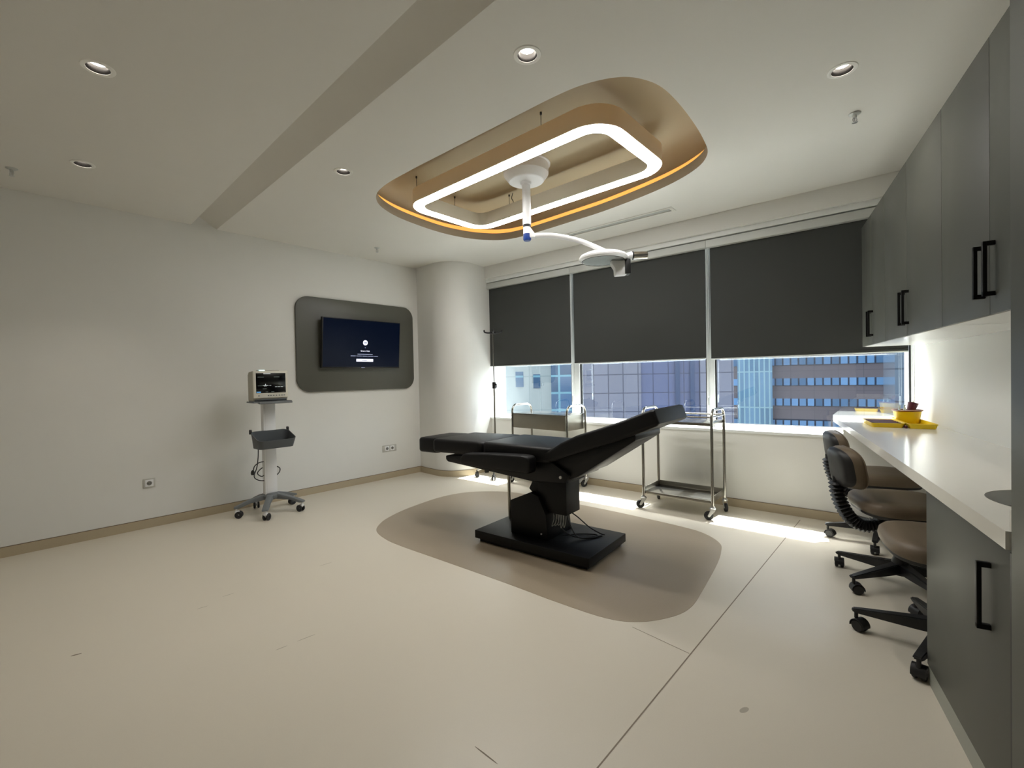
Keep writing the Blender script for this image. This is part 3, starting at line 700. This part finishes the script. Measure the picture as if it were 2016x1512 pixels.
# iv stand
o = thing('iv_stand', 'thin steel drip stand on wheels standing beside the round column', 'drip stand', PY(-4.495, 4.60), RZY)
mb = MB(); mb.cyl((0, 0, .12), (0, 0, 1.30), .0125, 14); obj('pole', mb, 'brushed', o)
mb = MB(); mb.cyl((0, 0, 1.25), (0, 0, 2.03), .008, 12); obj('upper_pole', mb, 'chrome', o)
mb = MB(); mb.cyl((0, 0, 1.24), (0, 0, 1.33), .026, 14); mb.cyl((.02, 0, 1.30), (.055, -.01, 1.29), .009, 10); mb.cyl((.055, -.01, 1.31), (.055, -.01, 1.25), .006, 8); obj('clamp', mb, 'black', o)
mb = MB(); mb.lathe([(0, .0), (.04, .0), (.045, .008), (.04, .03), (0, .04)], (0, 0, 2.01), 16); hk = obj('hook_head', mb, 'black', o)
for k in range(4):
    t = rad(45+90*k); c, s = math.cos(t), math.sin(t)
    mb = MB(); mb.tube(openspline([(0, 0, 2.03), (.06*c, .06*s, 2.025), (.115*c, .115*s, 2.035), (.125*c, .125*s, 2.065)], 5), .011, 8); obj('hook', mb, 'black', hk)
mb = MB(); mb.lathe([(0, .10), (.04, .10), (.045, .11), (.045, .15), (.03, .16), (0, .16)], n=20); obj('hub', mb, 'poly', o)
for k in range(5):
    t = rad(20+72*k); c, s = math.cos(t), math.sin(t)
    mb = MB(); mb.tube(openspline([(.03*c, .03*s, .135), (.14*c, .14*s, .13), (.27*c, .27*s, .105)], 5), .013, 10); l = obj('leg', mb, 'brushed', o)
    mb = MB(); x, y = .27*c, .27*s
    mb.cyl((x, y, .06), (x, y, .105), .010, 10); mb.box((x-.02, y-.02, .045), (x+.02, y+.02, .075), .008)
    for w in (-1, 1): mb.lathe([(0, -.008), (.026, -.008), (.03, -.004), (.03, .004), (.026, .008), (0, .008)], n=18, mtx=Matrix.Translation((x, y, .03)) @ Matrix.Rotation(t, 4, 'Z') @ Matrix.Translation((0, w*.016, 0)) @ Matrix.Rotation(PI/2, 4, 'X'))
    obj('caster', mb, 'rubber', l)

# ------------------------------------------------------------------ office chairs (local: faces +x, back at -x)
def make_chair(label, loc, rz, base0, seat_turn):
    o = thing('office_chair', label, 'chair', loc, rz, 'wheeled chairs under the worktop')
    mb = MB(); mb.lathe([(0, .085), (.042, .085), (.048, .10), (.046, .17), (.034, .20), (0, .20)], n=24); obj('base_hub', mb, 'chairblk', o)
    for k in range(5):
        a = base0+72*k; R = Matrix.Rotation(rad(a), 4, 'Z')
        b = MB(); pts = [(.03, .095), (.03, .162), (.12, .15), (.34, .118), (.372, .112), (.376, .10), (.355, .092), (.12, .092)]
        b.prism(pts, -.03, .03, 'y')
        for v in b.bm.verts: v.co.y *= 1-.42*min(1, max(0, v.co.x/.37))
        bmesh.ops.bevel(b.bm, geom=b.bm.edges[:], offset=.005, segments=2, affect='EDGES', clamp_overlap=True)
        bmesh.ops.transform(b.bm, matrix=R, verts=b.bm.verts); l = obj('leg', b, 'chairblk', o)
        b = MB(); m = Matrix.Translation((.355*math.cos(rad(a)), .355*math.sin(rad(a)), 0)) @ Matrix.Rotation(rad(a+150+37*k), 4, 'Z')
        b.lathe([(0, .062), (.009, .062), (.009, .096), (0, .096)], n=12, mtx=m)
        for s in (-1, 1): b.lathe([(0, -.010), (.027, -.010), (.031, -.005), (.031, .005), (.027, .010), (0, .010)], n=22, mtx=m @ Matrix.Translation((.018, s*.016, .031)) @ Matrix.Rotation(PI/2, 4, 'X'))
        hood = [(.018+.036*math.cos(t), .031+.036*math.sin(t)) for t in [rad(-10+k2*20) for k2 in range(11)]]
        inner = [(.018+.0325*math.cos(t), .031+.0325*math.sin(t)) for t in [rad(190-k2*20) for k2 in range(11)]]
        b.prism(hood+inner, -.028, .028, 'y', mtx=m)
        obj('caster', b, 'chairblk', l)
    mb = MB(); mb.cyl((0, 0, .19), (0, 0, .36), .026, 18); mb.cyl((0, 0, .35), (0, 0, .475), .015, 14); obj('gas_lift', mb, 'chairblk', o)
    mb = MB(); mb.box((-.10, -.09, .455), (.10, .09, .485), .01); mb.cyl((0, -.08, .465), (.03, -.2, .46), .006, 8); obj('mechanism', mb, 'chairblk', o)
    # seat
    L = []
    for k in range(48):
        t = 2*PI*k/48; c, s = math.cos(t), math.sin(t); e = .62
        L.append((.245*abs(c)**e*(1 if c >= 0 else -1), .252*abs(s)**e*(1 if s >= 0 else -1)))
    def ring(k, z, dx=0): return [Vector((p[0]*k+dx, p[1]*k, z)) for p in L]
    mb = MB(); mb.loops([ring(.86, .478), ring(.95, .486), ring(.97, .505)], cap0=True, cap1=True); obj('seat_pan', mb, 'chairblk', o)
    mb = MB(); mb.loops([ring(.95, .498), ring(1.0, .512), ring(1.02, .535), ring(1.0, .56), ring(.94, .575), ring(.82, .582), ring(.5, .580), ring(.2, .577)], cap0=True, cap1=True); obj('seat', mb, 'chairfab', o, label='brown vinyl seat', ang=60)
    # bellows covered back bar
    path = openspline([(-.02, 0, .45), (-.12, 0, .40), (-.20, 0, .385), (-.265, 0, .42), (-.315, 0, .50), (-.345, 0, .60), (-.352, 0, .70)], 8)
    mb = MB(); mb.tube(path, .02, 10); sp_ = obj('back_bar', mb, 'chairblk', o)
    b = MB(); n = len(path); loops = []
    for i in range(8, n-3, 2):
        p = path[i]; d = (path[i+1]-path[i-1]).normalized(); x = Vector((0, 1, 0)); y = x.cross(d)
        q = path[i+1]
        for pp, kx, ky in ((p, .050, .042), (q, .036, .027)):
            loops.append([pp+x*(kx*ca*abs(ca)**-.4 if abs(ca) > 1e-6 else 0)+y*(ky*sa*abs(sa)**-.4 if abs(sa) > 1e-6 else 0) for ca, sa in [(math.cos(2*PI*j/16), math.sin(2*PI*j/16)) for j in range(16)]])
    b.loops(loops, cap0=True, cap1=True); obj('bellows', b, 'chairblk', sp_, smooth=False)
    # backrest: shell and cushion, curved
    def backloop(kx, ky, x0, zc=.765, hw=.168, hh=.125):
        out = []
        for j in range(40):
            t = 2*PI*j/40; c, s = math.cos(t), math.sin(t); e = .68
            y = hw*kx*abs(c)**e*(1 if c >= 0 else -1); z = hh*ky*abs(s)**e*(1 if s >= 0 else -1)
            y *= 1+.10*(z/hh)*-1 if z < 0 else 1
            x = x0+1.1*y*y-.12*z
            out.append(Vector((x, y, zc+z)))
        return out
    b = MB(); b.loops([backloop(.55, .5, -.372), backloop(.85, .82, -.368), backloop(.97, .96, -.352), backloop(1, 1, -.328)], cap0=True, cap1=True); obj('back_shell', b, 'chairblk', o, ang=60)
    b = MB(); b.loops([backloop(.99, .99, -.335), backloop(1.035, 1.04, -.318), backloop(1.05, 1.055, -.295), backloop(1.02, 1.02, -.272), backloop(.9, .88, -.258), backloop(.5, .5, -.255)], cap0=True, cap1=True); bc = obj('back_cushion', b, 'chairfab', o, label='brown vinyl back cushion', ang=60)
    b = MB(); b.tube([p for p in backloop(1.042, 1.045, -.279)], .0035, 6, closed=True); obj('piping', b, 'chairfab', bc)
    return o
fr = RZR+rad(10)
chA = make_chair('brown chair farthest along the worktop, nearest the window', Vector((3.03, 3.69, 0))-nR*.05-dR*.06, fr-rad(4), 152, 0)
def base_turn(o, d):
    for ch in o.children:
        if ch.name.split('.')[0] in ('leg', 'base_hub'): ch.rotation_euler = (0, 0, rad(d))
chB = copy_tree(chA); chB.location = (2.465, 2.895, 0); chB.rotation_euler = (0, 0, fr+rad(2)); chB['label'] = 'brown chair with black ribbed back bar, middle one under the worktop'
chC = copy_tree(chA); chC.location = PR(.758, 2.95); chC.rotation_euler = (0, 0, RZR+rad(183)); chC['label'] = 'brown chair partly hidden behind the low grey cabinet, back to wall'
# absolute heading of one leg of each base
def aim(o, heading): base_turn(o, math.degrees(heading-o.rotation_euler[2])-152)
aim(chA, math.atan2(3.787-3.69+.03, 2.703-3.03+.07)); aim(chB, math.atan2(2.815-2.883, 2.126-2.497)); aim(chC, math.atan2(2.437-chC.location[1], 1.831-chC.location[0]))

# ------------------------------------------------------------------ cabinets and worktop (local x = n to the wall, y = s to the window)
ZC, FN = .955, .56
def glass_s(n):   # s where the worktop meets the window glass
    return (WN+.27-nR.dot(nW)*n)/dR.dot(nW)
o = thing('worktop', 'long white worktop with round sink along the cabinet wall', 'worktop', (0, 0, 0), RZR)
mb = MB(); out = [(FN, 1.716), (RN-.001, 1.716), (RN-.001, glass_s(RN)), (FN, glass_s(FN))]
sk = (.85, 2.12)
hole = circle(sk, .20, 40)
mb.poly(out, [hole], z=ZC); mb.poly(out, [hole], z=ZC-.05, flip=True)
mb.loops([V3(out, ZC-.05), V3(out, ZC)]); mb.loops([V3(hole, ZC), V3(hole, ZC-.05)])
obj('slab', mb, 'counter', o, smooth=False)
mb = MB(); mb.lathe([(.2, -.002), (.196, -.012), (.185, -.06), (.15, -.12), (.06, -.145), (.02, -.148), (0, -.148)], (sk[0], sk[1], ZC), 40); obj('sink_basin', mb, 'sink', o, label='grey round sink basin')
mb = MB(); mb.box((FN+.012, 1.717, ZC-.045), (RN-.05, 1.731, ZC+.06), .003); obj('end_trim', mb, 'counter', o)
se = (WN-.025-nR.dot(nW)*.875)/dR.dot(nW)
mb = MB()
pA = [((WN-.028-nR.dot(nW)*n)/dR.dot(nW)) for n in (.60, RN-.002)]
mb.prism([(.60, pA[0]), (RN-.002, pA[1]), (RN-.002, pA[1]-.02), (.60, pA[0]-.02)], 0, ZC-.05); obj('end_panel', mb, 'cabin', o, smooth=False)

def bar_handle(par, n, s, z0, z1, off=.034):
    b = MB(); t = .015
    b.box((n-off, s-t/2, z0), (n-off+t*.8, s+t/2, z1), .001)
    for z in (z0, z1-t): b.box((n-off, s-t/2, z), (n, s+t/2, z+t*1.1), .001)
    return obj('handle', b, 'handle', par, label='black bar handle')
def cabinet(name, label, cat, n0, n1, s0, s1, z0, z1, doors, inner='cab', group=None, handles=()):
    o = thing(name, label, cat, (0, 0, 0), RZR, group)
    b = MB(); b.box((n0+.019, s0+.0005, z0), (n1-.002, s1-.0005, z1)); 
    obj('carcass', b, inner, o, smooth=False)
    for (a, c, hs, hz) in doors:
        b = MB(); b.box((n0, a+.0015, z0), (n0+.018, c-.0015, z1), .001); d = obj('door', b, 'cab', o)
        if hs is not None: bar_handle(d, n0, hs, hz[0], hz[1])
    return o
UN, UB, UT = .735, 1.597, 2.628
uh = (1.662, 1.862)
cabinet('wall_cabinet', 'two door grey wall cabinet beside the tall grey unit', 'wall cabinet', UN, RN, 1.868, 2.905, UB, UT, [(1.868, 2.372, 2.330, uh), (2.372, 2.905, 2.418, uh)], 'cabin', 'grey wall cabinets')
cabinet('wall_cabinet', 'two door grey wall cabinet, middle one of the upper row', 'wall cabinet', UN, RN, 2.906, 4.10, UB, UT, [(2.906, 3.53, 3.487, uh), (3.53, 4.10, 3.575, uh)], 'cabin', 'grey wall cabinets')
cabinet('wall_cabinet', 'two door grey wall cabinet nearest the window blinds', 'wall cabinet', UN, RN, 4.101, 4.965, UB, UT, [(4.101, 4.55, 4.51, uh), (4.55, 4.965, 4.59, uh)], 'cabin', 'grey wall cabinets')
BN = .612
o = cabinet('base_cabinet', 'low grey cabinet under the sink end of the worktop', 'base cabinet', BN, RN, 1.70, 2.64, .088, ZC-.052, [(1.70, 2.64, 1.98, (.567, .78))])
b = MB(); b.box((BN+.004, 1.70, 0), (RN-.002, 2.64, .0875)); obj('plinth', b, 'plinth', o, smooth=False, label='light grey plinth')
b = MB(); b.box((.5665, 1.6955, .088), (.60, 1.709, ZC-.055)); obj('gap_shade_strip', b, 'handle', o, smooth=False, label='black strip standing in for the shadow gap')  # added dark strip: draws the shade in the gap beside the tall unit
o = cabinet('tall_cabinet', 'tall grey floor to ceiling unit at the right edge of the photo', 'tall cabinet', .564, RN, .8, 1.695, .088, CEIL-.004, [(.8, 1.695, None, None)])
b = MB(); b.box((.568, .8, 0), (RN-.002, 1.695, .0875)); obj('plinth', b, 'plinth', o, smooth=False)

# things on the worktop (local x = n, y = s)
o = thing('organizer_tray', 'yellow plastic organizer tray with maroon compartments on the worktop by window', 'tray', PR(0, 0, ZC), RZR)
def tray(name, x0, y0, x1, y1, h, th, m, bot=.004):
    b = MB(); a, c = rrect(x0+.012, y0+.012, x1-.012, y1-.012, .012, 4), rrect(x0, y0, x1, y1, .015, 4)
    ci, ai = rrect(x0+th, y0+th, x1-th, y1-th, .012, 4), rrect(x0+.012+th, y0+.012+th, x1-.012-th, y1-.012-th, .01, 4)
    b.loops([V3(a, .0005), V3(c, h), V3(ci, h), V3(ai, bot)], cap0=True, cap1=True); return obj(name, b, m, o)
tray('compartment_box', .700, 4.40, .905, 4.80, .034, .005, 'yellow')
tray('side_tray', .915, 4.36, 1.085, 4.92, .036, .005, 'yellow')
mb = MB(); mb.box((.895, 4.46, .026), (.925, 4.78, .033), .002); obj('bridge', mb, 'yellow', o)
mb = MB(); mb.box((.712, 4.415, .006), (.893, 4.785, .029), .002); ins = obj('insert', mb, 'maroon', o, label='maroon divider insert')
for i in range(4):
    mb = MB(); mb.box((.714, 4.47+i*.075, .0285), (.891, 4.473+i*.075, .0325)); obj('divider', mb, 'maroon', ins)
mb = MB(); mb.box((.90, 4.375, .001), (.912, 4.42, .02), .002); obj('foot', mb, 'maroon', o)
pp = PR(.998, 4.80, ZC+.0055)
o = thing('plastic_pot', 'round yellow plastic pot with brown rim standing on the organizer tray', 'pot', pp, 0)
mb = MB(); mb.lathe([(0, .0), (.074, .0), (.077, .006), (.090, .098), (.087, .098), (.074, .012), (0, .008)], n=40); obj('body', mb, 'yellow', o)
mb = MB(); mb.lathe([(.0865, .096), (.090, .094), (.099, .099), (.100, .105), (.093, .108), (.0865, .106)], n=40); obj('rim', mb, 'rim', o, label='brown rim')
b = MB(); b.tube([pp+Vector((.02, .0, .012)), pp+Vector((.028, 0, .09)), pp+Vector((.05, 0, .16))], .02, 14, rfun=lambda u: .014+.022*u)
tag(obj('plastic_scoop', b, 'maroon'), 'maroon plastic scoop sticking up out of the yellow pot', 'scoop')
for dx, dy, hgt, lab in ((-.028, -.01, .135, 'clear glass vial, taller one standing in the yellow pot'), (-.052, .015, .122, 'clear glass vial, shorter one leaning in the yellow pot')):
    b = MB(); b.lathe([(0, 0), (.009, 0), (.009, hgt-.03), (.005, hgt-.02), (.005, hgt-.006), (.007, hgt-.004), (.007, hgt), (0, hgt)], pp+Vector((dx, dy, .012)), 14)
    tag(obj('glass_vial', b, 'clear'), lab, 'vial', 'vials in the yellow pot')

# ------------------------------------------------------------------ city outside
def polar(deg, dist, z=0): return Vector((math.sin(rad(deg))*dist, math.cos(rad(deg))*dist, z))
def facade(name, rgb, rgb2, sx, sz, mortar, rough=.4, jitter=.1):
    m = bpy.data.materials.new(name); m.use_nodes = True; nt = m.node_tree; b = nt.nodes['Principled BSDF']
    b.inputs['Roughness'].default_value = rough
    tc = nt.nodes.new('ShaderNodeTexCoord'); sp = nt.nodes.new('ShaderNodeSeparateXYZ'); cb = nt.nodes.new('ShaderNodeCombineXYZ')
    nt.links.new(tc.outputs['Object'], sp.inputs[0]); nt.links.new(sp.outputs['X'], cb.inputs['X']); nt.links.new(sp.outputs['Z'], cb.inputs['Y'])
    br = nt.nodes.new('ShaderNodeTexBrick'); br.offset = 0; br.inputs['Scale'].default_value = 1
    br.inputs['Brick Width'].default_value = sx; br.inputs['Row Height'].default_value = sz; br.inputs['Mortar Size'].default_value = mortar
    br.inputs['Mortar Smooth'].default_value = 0; br.inputs['Bias'].default_value = 0
    c = lin(rgb); k = jitter
    br.inputs['Color1'].default_value = (c[0], c[1], c[2], 1); br.inputs['Color2'].default_value = (c[0]*(1+k), c[1]*(1+k), c[2]*(1+k), 1)
    br.inputs['Mortar'].default_value = lin(rgb2)+(1,)
    nt.links.new(cb.outputs[0], br.inputs['Vector']); nt.links.new(br.outputs['Color'], b.inputs['Base Color'])
    return m
def tower(label, deg, dist, yaw, body, mats, name='office_tower'):
    """origin at camera height on the facade line; x to the right, y away from the room"""
    o = thing(name, label, 'building', polar(deg, dist, H), -rad(deg)+rad(yaw))
    for nme, boxes, m in body:
        for lo, hi in boxes:
            b = MB(); b.box(lo, hi); obj(nme, b, m, o, smooth=False)
    return o
fA = facade('lavender_panels', (98, 100, 112), (60, 63, 78), 1.05, 1.35, .035, jitter=.12)
fA2 = facade('blue_panels', (72, 80, 108), (48, 53, 78), 1.05, 1.35, .035, jitter=.12)
fB = facade('brown_stone', (98, 90, 94), (78, 72, 78), 3.2, 1.6, .03, jitter=.08)
fBw = facade('band_glazing', (76, 104, 132), (48, 56, 72), 1.1, 4, .12, .1, jitter=1.2)
fS = facade('stair_glazing', (92, 120, 140), (140, 168, 174), .75, 6, .10, .1, jitter=.35)
fC = facade('pale_render', (142, 151, 148), (122, 135, 134), 3.0, 3.4, .05, jitter=.06)
fCw = facade('blue_corner_glass', (52, 80, 106), (104, 150, 162), 1.5, 1.7, .10, .1, jitter=.6)
M['slit'] = mat('dark_slit', (52, 66, 92), .2)
M['lowroof'] = mat('terrace_roof', (58, 64, 78), .5)
tower('lavender grey panelled tower with blue flank seen through the middle window', 15.5, 34, 4,
      [('wall', [((-4.6, 0, -30), (.2, 5, 34))], fA), ('blue_flank', [((.2, .15, -30), (4.2, 5, 34))], fA2),
       ('glass_slit', [((2.55, -.05, -30), (2.85, .2, 34)), ((3.55, -.05, -30), (3.85, .2, 34))], M['slit']), ('end_wall', [((4.2, .05, -30), (6.4, 5, 34))], fA)], None)
bands = [((-10.2, -.12, 3.35*k+1.0), (19, .2, 3.35*k+2.15)) for k in range(-5, 3)]
tower('brown stone office block with blue window bands seen through the right window', 31.5, 88, 0,
      [('wall', [((-11.5, 0, -60), (19, 20, 50))], fB), ('window_band', bands, fBw),
       ('stair_tower', [((-7.8, -1.2, -60), (-2.6, .5, 50))], fS)], None)
tower('pale hazy building with dark blue glass corner seen through the left window', 2.2, 46, -6,
      [('wall', [((-9, 0, -40), (2.2, 6, 40))], fC), ('glass_corner', [((2.2, -.3, -40), (5.6, 6, 40))], fCw),
       ('window', [((-3.6, -.05, -1.15), (-2.9, .1, .35)), ((-1.4, -.05, -1.05), (-.6, .1, .5)), ((.4, -.05, -1.2), (1.1, .1, .2)), ((-5.6, -.05, -1.1), (-4.9, .1, .3))], fCw)], None)
tower('slate blue glass tower seen through the right window next to the cabinets', 42, 60, 6,
      [('wall', [((-2, 0, -50), (20, 16, 50))], facade('slate_glass', (86, 98, 110), (64, 74, 86), 2.2, 3.3, .08, .15, jitter=.25))], None)
b = MB(); b.box((-12, 2, -8), (14, 20, -4.6)); ob = obj('terrace_roof', b, 'lowroof', smooth=False, loc=polar(18, 22, H), rz=-rad(16)); tag(ob, 'low blue grey terrace roof outside below the middle window', 'roof')

# ------------------------------------------------------------------ light
w = bpy.data.worlds.new('sky'); bpy.context.scene.world = w; w.use_nodes = True
nt = w.node_tree; bg = nt.nodes['Background']
sky = nt.nodes.new('ShaderNodeTexSky'); sky.sky_type = 'NISHITA'; sky.sun_disc = False
sky.sun_elevation = rad(62); sky.sun_rotation = 0
sky.air_density = 1.2; sky.dust_density = 4.5
hz = nt.nodes.new('ShaderNodeHueSaturation'); hz.inputs['Saturation'].default_value = .4
nt.links.new(sky.outputs[0], hz.inputs['Color']); nt.links.new(hz.outputs[0], bg.inputs['Color']); bg.inputs['Strength'].default_value = 2.0
sd = bpy.data.lights.new('sun', 'SUN'); sd.energy = 42; sd.angle = rad(.6); sd.color = (1, .985, .96)
so = bpy.data.objects.new('sun', sd); COL.objects.link(so)
sdir = (-nW*.47+dW*.05+Vector((0, 0, -1))).normalized()
so.rotation_euler = sdir.to_track_quat('-Z', 'Y').to_euler(); so.location = (4, 8, 8)
# each downlight throws a soft cone
for p in SPOTS:
    l = bpy.data.lights.new('downlight_beam', 'SPOT'); l.energy = 24; l.spot_size = rad(95); l.spot_blend = .8; l.shadow_soft_size = .03; l.color = (1, .92, .82)
    lo = bpy.data.objects.new('downlight_beam', l); COL.objects.link(lo); lo.location = PY(p[0], p[1], CEIL-.012)

# ------------------------------------------------------------------ camera and view
cd = bpy.data.cameras.new('camera'); cam = bpy.data.objects.new('camera', cd); COL.objects.link(cam)
cd.sensor_fit = 'HORIZONTAL'; cd.sensor_width = 36; cd.lens = F/2016*36; cd.clip_start = .02; cd.clip_end = 500
cp, sp_, cr_, sr_ = math.cos(PITCH), math.sin(PITCH), math.cos(ROLL), math.sin(ROLL)
f = Vector((0, cp, sp_)); r0 = Vector((1, 0, 0)); u0 = Vector((0, -sp_, cp))
r = r0*cr_+u0*sr_; u = u0*cr_-r0*sr_
cam.matrix_world = Matrix(((r.x, u.x, -f.x, 0), (r.y, u.y, -f.y, 0), (r.z, u.z, -f.z, H), (0, 0, 0, 1)))
sc_ = bpy.context.scene; sc_.camera = cam
sc_.view_settings.view_transform = 'Standard'; sc_.view_settings.look = 'None'
sc_.view_settings.exposure = .07; sc_.view_settings.gamma = 1; sc_.view_settings.use_curve_mapping = False
sc_.cycles.max_bounces = 10; sc_.cycles.diffuse_bounces = 6; sc_.cycles.glossy_bounces = 5; sc_.cycles.transparent_max_bounces = 12
sc_.cycles.sample_clamp_indirect = 8
sc_.cycles.use_denoising = True
